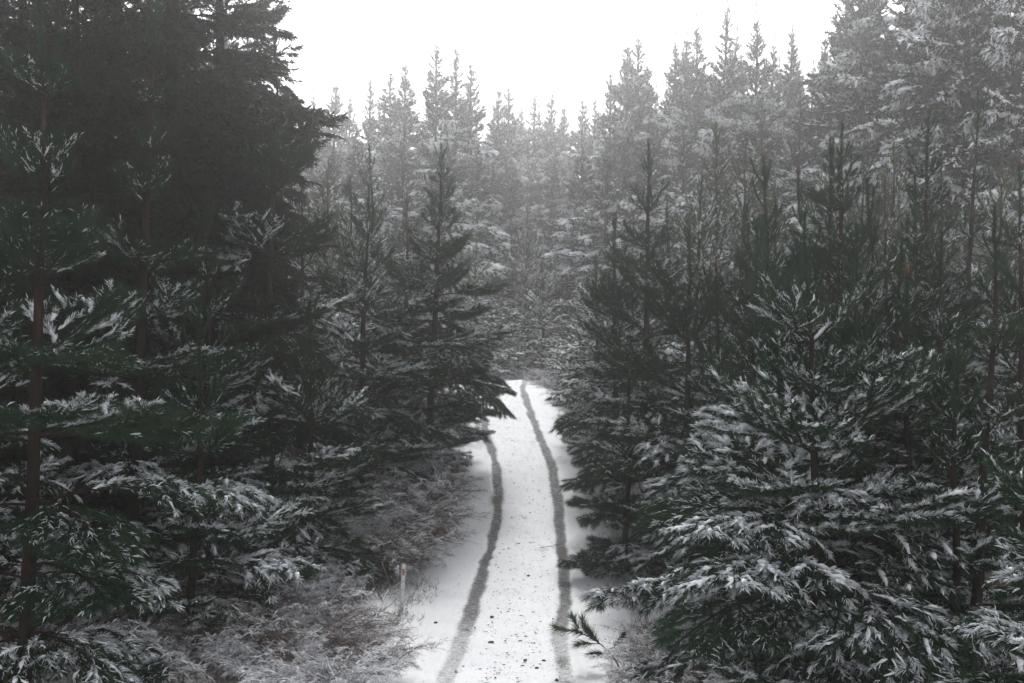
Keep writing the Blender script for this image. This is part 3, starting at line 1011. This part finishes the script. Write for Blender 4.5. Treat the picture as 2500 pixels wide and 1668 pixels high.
# ------------------------------------------------------------------ dry bushes along the verges
def twig_bush(seed, stems, height, spread, leafy=False, snow=.5):
    rng = np.random.default_rng(seed); G, S = Geo(), Geo()
    for k in range(stems):
        a = rng.uniform(0, 6.283); r0 = spread * .30 * rng.random() ** .5
        L = height * rng.uniform(.65, 1.3)
        P = curve(rng, (r0 * math.cos(a), r0 * math.sin(a), 0), a + rng.normal() * .5, rng.uniform(.9, 1.45), rng.uniform(-.5, .6), L, 6, .22)
        v, f = tube(P, np.linspace(.008, .003, len(P)), 3); G.add(v, f, 0)
        for u in np.arange(.3, 1.0, .09):
            for q in range(2):
                p, T, _ = along(P, np.array([u])); T = T[0]
                az = math.atan2(T[1], T[0]) + rng.uniform(-1.3, 1.3)
                Q = curve(rng, p[0], az, rng.uniform(-.1, .9), rng.uniform(-.8, .3), L * rng.uniform(.16, .38), 4, .25)
                v, f = tube(Q, np.linspace(.0042, .002, len(Q)), 3); G.add(v, f, 0)
                # fine twiglets
                m_ = 13
                t = rng.uniform(.2, 1, m_); pp, TT, _ = along(Q, t)
                d = unit(TT + rng.normal(size=(m_, 3)) * .6)
                v, f = tri_strips(pp, d, rng.uniform(.08, .22, m_), np.full(m_, .0055), rng); G.add(v, f, 0)
                if rng.random() < snow:
                    z2 = Q + np.array([0, 0, .007])
                    v, f = tube(z2, np.array([.002, .006, .008, .007, .002])[:len(Q)] * rng.uniform(.6, 1.2), 4, .6); S.add(v, f, 0)
                    v, f = kite_strips(pp + [0, 0, .006], d, rng.uniform(.06, .18, m_), np.full(m_, .0075), rng); S.add(v, f, 0)
                if leafy:
                    m2 = 7; t = rng.uniform(.1, 1, m2); pp, TT, _ = along(Q, t); d = unit(TT * .4 + rng.normal(size=(m2, 3)))
                    v, f = kite_strips(pp, d, rng.uniform(.05, .09, m2), np.full(m2, .045), rng); G.add(v, f, 1)
                    kp = rng.random(m2) < .6
                    if kp.any():
                        v, f = kite_strips(pp[kp] + [0, 0, .012], d[kp], rng.uniform(.05, .08, kp.sum()), np.full(kp.sum(), .042), rng); S.add(v, f, 0)
    return G.mesh('bush_twigs', [M_TWIG, M_LEAF]), S.mesh('bush_snow', [M_SNOW])


BUSH = [twig_bush(300 + k, (28, 22, 30, 24, 22)[k], (1.25, .85, 1.4, 1.0, 1.15)[k], (1.5, 1.2, 1.6, 1.3, 1.4)[k], False, (.38, .92, .22, .7, .85)[k]) for k in range(5)]
LEAFY = [twig_bush(340 + k, 34, 1.0, 1.3, True, .5) for k in range(2)]


def bush(x, y, s, spin, lab, group, lib=BUSH, k=0, name='dry_bush', flat=1.0):
    t = tag(empty(name, (x, y, float(terrain(x, y)) - .03)), lab, 'bush', group)
    t.scale = (s, s, s * flat); t.rotation_euler = (0, 0, spin)
    link('twigs', lib[k % len(lib)][0], t); link('snow', lib[k % len(lib)][1], t)


LOOKS = ['tall ', 'low white-frosted ', 'tall bare-looking ', 'low loosely frosted ', 'thickly frosted ']


def bush_row(pts, lab, group, seed, lib=BUSH, name='dry_bush', dx=0, ds=1.0):
    rg = np.random.default_rng(seed)
    for i, (px, py, s) in enumerate(pts):
        g = ground_at(*D(px + dx, py)); s = s * ds
        look = LOOKS[(i + seed) % 5] if lib is BUSH else ''
        bush(g[0], g[1], s * rg.uniform(.9, 1.12), rg.uniform(0, 6.28), look + lab, group, lib, i + seed, name, rg.uniform(.85, 1.1))


bush_row([(925, 1335, 1.0), (965, 1325, .95), (1010, 1305, .85), (1045, 1290, .7), (940, 1285, 1.1), (985, 1270, 1.1), (1030, 1255, 1.05), (1070, 1235, .85),
          (950, 1235, 1.2), (1005, 1215, 1.2), (1050, 1205, 1.15), (1085, 1190, .9), (1020, 1165, 1.1), (1075, 1155, 1.0), (1100, 1150, .7), (890, 1265, 1.2)],
         'dry brown bush in the thicket behind the red reflector post', 'dry bushes behind the reflector post', 1, dx=-92)
bush_row([(925, 1560, .8), (870, 1590, 1.1), (800, 1610, 1.2), (905, 1500, .75), (850, 1510, 1.0), (780, 1530, 1.1), (700, 1560, 1.1), (800, 1450, .7), (770, 1450, 1.0), (690, 1480, 1.0),
          (610, 1520, 1.0), (720, 1400, 1.0), (530, 1560, 1.0), (640, 1420, .9), (450, 1500, 1.0), (360, 1540, 1.0), (830, 1375, .9), (760, 1360, 1.0)],
         'dry brown bush in the thicket left of the lower track', 'dry bushes before the reflector post', 2, dx=-80, ds=.82)
bush_row([(1330, 1150, .7), (1345, 1110, .8), (1325, 1075, .75), (1310, 1040, .75), (1335, 1020, .9), (1290, 990, .75), (1310, 975, .9), (1275, 955, .8), (1290, 935, .9), (1262, 925, .75),
          (1275, 905, .9), (1250, 900, .6), (1255, 890, .7), (1184, 879, .6), (1196, 882, .8), (1202, 890, .8), (1190, 875, .6), (1365, 1180, .7), (1390, 1240, .7), (1350, 1300, .55), (1380, 1330, .5)],
         'dry bush fringing the right wheel track', 'dry bushes on the right verge', 3, dx=52, ds=.82)
bush_row([(1490, 1545, .8), (1540, 1560, 1.0), (1450, 1590, .7), (1600, 1580, 1.0), (1560, 1500, .8), (1640, 1530, .9), (1510, 1620, 1.0), (1700, 1590, .9), (1420, 1575, .45)],
         'dry bush at the foot of the broad snowy pine', 'dry bushes under the broad snowy pine', 4, dx=35, ds=.8)
bush_row([(1120, 1010, .7), (1090, 1030, .9), (1060, 1050, 1.0), (1105, 985, .8), (1000, 1090, 1.0), (940, 1120, 1.0), (1140, 920, .7), (1120, 940, .9)],
         'dry bush under the free-standing spire pine', 'dry bushes under the spire pine', 5, dx=-72, ds=.9)
bush_row([(2200, 1560, 1.0), (2270, 1540, 1.0), (2330, 1580, 1.1), (2150, 1600, 1.0), (2240, 1500, .9), (2320, 1510, .9), (2100, 1540, .8)],
         'leafy dark bush capped with snow in the bottom right corner', 'leafy bushes in the right thicket', 6, LEAFY, 'leafy_bush')
bush_row([(60, 1600, 1.1), (150, 1580, 1.1), (240, 1600, 1.1), (100, 1500, 1.0), (200, 1490, 1.0), (300, 1470, 1.0), (400, 1430, 1.0), (500, 1440, 1.0), (560, 1390, 1.0), (330, 1390, 1.0),
          (180, 1400, 1.1), (60, 1420, 1.1), (470, 1360, 1.0), (620, 1340, 1.0)],
         'shaded brown bush under the left pines', 'shaded bushes under the left pines', 7)

for i, (px, py, d, s) in enumerate([(1172, 862, 75, .8), (1218, 858, 75.5, .75), (1240, 866, 75, .7), (1150, 868, 74, .9), (1262, 868, 74.5, .9), (1200, 868, 76, .6)]):
    x = (px * K - 1250) / 3472.0 * d
    bush(x, d, s, i * 1.3, 'low white-frosted bush around the lone small pine past the crest', 'frosted bushes past the crest', BUSH, (4, 1)[i % 2], 'frosted_bush')

# small pine sapling leaning over the right wheel track
g = ground_at(*D(1425, 1535))
rng = np.random.default_rng(4)
t = tag(empty('pine_sapling', (g[0], g[1], g[2] - .03)), 'fresh green pine sapling without snow leaning towards the right wheel track', 'sapling')
SG, SS = Geo(), Geo()
P = curve(rng, (0, 0, 0), math.pi * .96, 1.15, .35, .95, 7, .1)
stem_p = P
v, f = tube(P, np.linspace(.014, .007, len(P)), 6)
TG = Geo(); TG.add(v, f, 0); link('stem', TG.mesh('sapling_stem', [M_BARK], True), t)
for (u, az, e0, e1, L) in [(1.0, math.pi * .98, .35, .15, .42), (.95, math.pi * .7, .6, .9, .38), (.75, math.pi * 1.1, .9, 1.2, .42), (.6, math.pi * 1.0, .1, -.1, .40), (.5, math.pi * .8, .5, .9, .4), (.35, math.pi * 1.2, .2, .1, .4), (.4, .2, .7, 1.0, .4), (.85, math.pi * 1.25, .5, .4, .4), (.7, math.pi * .6, .3, .2, .42)]:
    p, T, _ = along(stem_p, np.array([u]))
    Q = curve(rng, p[0], az, e0, e1, L, 6, .1)
    BG, BS = Geo(), Geo()
    shoot(BG, BS, rng, Q, .008, 620, .20, .009, .30, (.25, .9), .15, 0, 0, 4)
    link('branch', BG.mesh('sapling_branch', [M_BARK, M_NEEDLE_FRESH]), t)

# ------------------------------------------------------------------ roadside reflector post
m, n, l, b = mat('white_post_plastic', .5, .4); M_POST = m
tx = noise(n, l, 12, 4)
r = ramp(n, l, tx.outputs[0], [(.3, (.45, .45, .44)), (.7, (.66, .66, .66))]); l.new(r.outputs[0], b.inputs['Base Color'])
m, n, l, b = mat('red_reflector', .25, .6); M_RED = m
b.inputs['Base Color'].default_value = (.30, .008, .02, 1)
g = ground_at(*D(922, 1398))
t = tag(empty('guide_post', tuple(g)), 'white roadside guide post with a red rectangular reflector on the left verge', 'post')
t.rotation_euler = (R(-2), R(3), R(8))
import bmesh
def prism(profile, z0, z1, name, mt, parent, loc=(0, 0, 0), bev=.003, taper=1.0):
    bm = bmesh.new()
    lo = [bm.verts.new((x, y, z0)) for x, y in profile]; hi = [bm.verts.new((x * taper, y, z1)) for x, y in profile]
    bm.faces.new(lo[::-1]); bm.faces.new(hi)
    k = len(profile)
    for i in range(k): bm.faces.new((lo[i], lo[(i + 1) % k], hi[(i + 1) % k], hi[i]))
    bmesh.ops.recalc_face_normals(bm, faces=bm.faces)
    bmesh.ops.bevel(bm, geom=list(bm.edges), offset=bev, segments=1, affect='EDGES')
    me = bpy.data.meshes.new(name); bm.to_mesh(me); bm.free(); me.materials.append(mt)
    return link(name, me, parent, loc)
# shallow channel section, open at the back
prism([(-.044, .0), (-.032, -.022), (.032, -.022), (.044, .0), (.039, .006), (.028, -.014), (-.028, -.014), (-.039, .006)], -.3, .90, 'post_body', M_POST, t)
prism([(-.023, -.030), (.023, -.030), (.023, -.0225), (-.023, -.0225)], .67, .80, 'reflector', M_RED, t, bev=.002)

# fallen forked stick beside the post
g = ground_at(*D(900, 1455))
rng = np.random.default_rng(21)
G, S = Geo(), Geo()
Q0 = curve(rng, (-.45, -.6, .05), .9, .5, .7, 1.25, 7, .3)
for Q, r_ in [(Q0, .018)]:
    v, f = tube(Q, np.linspace(r_, r_ * .6, len(Q)), 6); G.add(v, f, 0)
    v, f = tube(Q + [0, 0, r_ * .8], np.linspace(r_ * .9, r_ * .5, len(Q)), 5, .6); S.add(v, f, 0)
for u, az, e0, e1, L in [(1.0, 1.7, 1.3, 1.1, .55), (1.0, .1, .5, .3, .45), (.75, 2.6, .9, 1.2, .6), (.55, 0, .4, .9, .5), (.9, .4, .1, .5, .5), (.4, 2.9, .5, .3, .5)]:
    p, T, _ = along(Q0, np.array([u])); Q = curve(rng, p[0], az, e0, e1, L, 6, .5)
    v, f = tube(Q, np.linspace(.010, .004, len(Q)), 5); G.add(v, f, 0)
    v, f = tube(Q + [0, 0, .006], np.linspace(.007, .003, len(Q)), 4, .6); S.add(v, f, 0)
t = tag(empty('fallen_branch', (g[0], g[1], g[2])), 'bare forked grey branch lying against the red reflector post', 'branch')
link('wood', G.mesh('stick', [M_TWIG], True), t); link('snow', S.mesh('stick_snow', [M_SNOW], True), t)
# thin bare twig lying on the track
g = ground_at(*D(1322, 1345)); g = ground_at(*D(1318, 1347)); g = ground_at(*D(1200 + 122 - 0, 1265))
g = ground_at(*D(1240, 1262))
G = Geo(); Q = curve(rng, (0, 0, .03), .1, .1, .0, .35, 5, .5); v, f = tube(Q, np.linspace(.008, .004, len(Q)), 4); G.add(v, f, 0)
for u, az in [(.3, 2.3), (.6, .9), (.8, -.6)]:
    p, T, _ = along(Q, np.array([u])); q = curve(rng, p[0], az, .2, .3, .2, 4, .4); v, f = tube(q, np.linspace(.005, .003, len(q)), 4); G.add(v, f, 0)
tag(link('fallen_twig', G.mesh('twig', [M_TWIG], True), None, (g[0], g[1], road_height(g[0], g[1]))), 'thin forked twig lying on the snow between the wheel tracks', 'twig')

# ------------------------------------------------------------------ litter scattered over the snowy track
rng = np.random.default_rng(5)
G = Geo()
cnt = 9000
yy = 20 + 50 * rng.random(cnt) ** 1.15
lx = np.interp(yy, LW[:, 1], LW[:, 0]); rx = np.interp(yy, RW[:, 1], RW[:, 0])
xx = np.where(rng.random(cnt) < .78, lx + (rx - lx) * rng.random(cnt), road_x(yy) + rng.uniform(-2.6, 2.6, cnt))
m, n, l, b = mat('dark_pine_litter', .9, .1); M_LITTER = m
tx = noise(n, l, 3, 2)
r = ramp(n, l, tx.outputs[0], [(.35, (.03, .026, .024)), (.7, (.12, .10, .09))]); l.new(r.outputs[0], b.inputs['Base Color'])
zz = terrain(xx, yy) + .018
size = np.exp(rng.normal(-5.0, .5, cnt)); size = np.clip(size, .003, .026)
for i in range(cnt):
    a = rng.uniform(0, 6.28); s = size[i]; el = rng.uniform(1.0, 2.6)
    c, q = math.cos(a), math.sin(a)
    h = s * rng.uniform(.35, .8)
    v = np.array([[s * el, 0, 0], [0, s, 0], [-s * el, 0, 0], [0, -s, 0], [s * .2, 0, h]]) * rng.uniform(.75, 1.2, (5, 1))
    v = np.stack([v[:, 0] * c - v[:, 1] * q, v[:, 0] * q + v[:, 1] * c, v[:, 2]], 1) + [xx[i], yy[i], zz[i]]
    G.add(v, np.array([[0, 1, 4], [1, 2, 4], [2, 3, 4], [3, 0, 4]]), 0)
tag(link('pine_litter', G.mesh('litter', [M_LITTER])), 'dark bits of bark and leaf litter scattered on the snow', None, kind='stuff')


# dead grass and twig tips poking through the snow of the verges and between the trees
GG = Geo()
cn = 110000
gy = 21 + 52 * rng.random(cn) ** 1.2
sd_ = np.where(rng.random(cn) < .55, -1, 1)
off = 1.75 + rng.exponential(1.1, cn) * np.where(sd_ < 0, 1.25, 1.0)
clump = np.sin(gy * 3.1 + sd_) * np.sin(gy * .9 + 2) + np.sin(off * 5 + gy) * .6
keep = (rng.random(cn) < np.clip((off - 1.5) / 2.0, .03, 1)) & (clump > rng.uniform(-.6, .9, cn))
gy, off, sd_ = gy[keep], off[keep], sd_[keep]
gx = road_x(gy) + sd_ * off
gp = np.stack([gx, gy, terrain(gx, gy) + .0], 1)
gd = unit(np.stack([rng.normal(size=len(gx)) * .6, rng.normal(size=len(gx)) * .6, rng.uniform(.3, 1, len(gx))], 1))
v, f = tri_strips(gp, gd, rng.uniform(.08, .34, len(gx)) * np.clip(off / 2.6, .4, 1.3), np.full(len(gx), .012), rng); GG.add(v, f, 0)
tag(link('verge_grass', GG.mesh('grass', [M_TWIG])), 'dead grass tips poking through the snow along the track', None, kind='stuff')


def clod(seed, s):
    rg = np.random.default_rng(seed); bm = bmesh.new()
    bmesh.ops.create_icosphere(bm, subdivisions=2, radius=s)
    for v in bm.verts:
        v.co *= rg.uniform(.75, 1.2); v.co.z *= .6
    me = bpy.data.meshes.new('clod'); bm.to_mesh(me); bm.free(); me.materials.append(M_LITTER); return me
CL = [('dark clod near the bottom end of the track in the middle', 1127, 1478, .055), ('dark clod lying right of the bottom left wheel track', 1129, 1420, .05), ('dark clod near the bottom right wheel track', 1248, 1521, .045),
      ('second dark clod near the bottom right wheel track', 1232, 1538, .04), ('lone dark pebble on the open snow left of the left wheel track', 1000, 1432, .045), ('dark clod at the lower edge close to the right wheel track', 1205, 1520, .04),
      ('dark clod halfway along the track between the wheel tracks', 1212, 1325, .04), ('dark pebble at the bottom edge of the snow track', 1300 - 22, 1566, .05)]
for i, (lab, x, y, s) in enumerate(CL):
    g = ground_at(*D(x, y))
    tag(link('clod', clod(i, s * .75), None, (g[0], g[1], road_height(g[0], g[1]) + s * .25), (0, 0, i * 1.1), (1.3, 1, 1)), lab, 'clod', 'dark clods on the track')
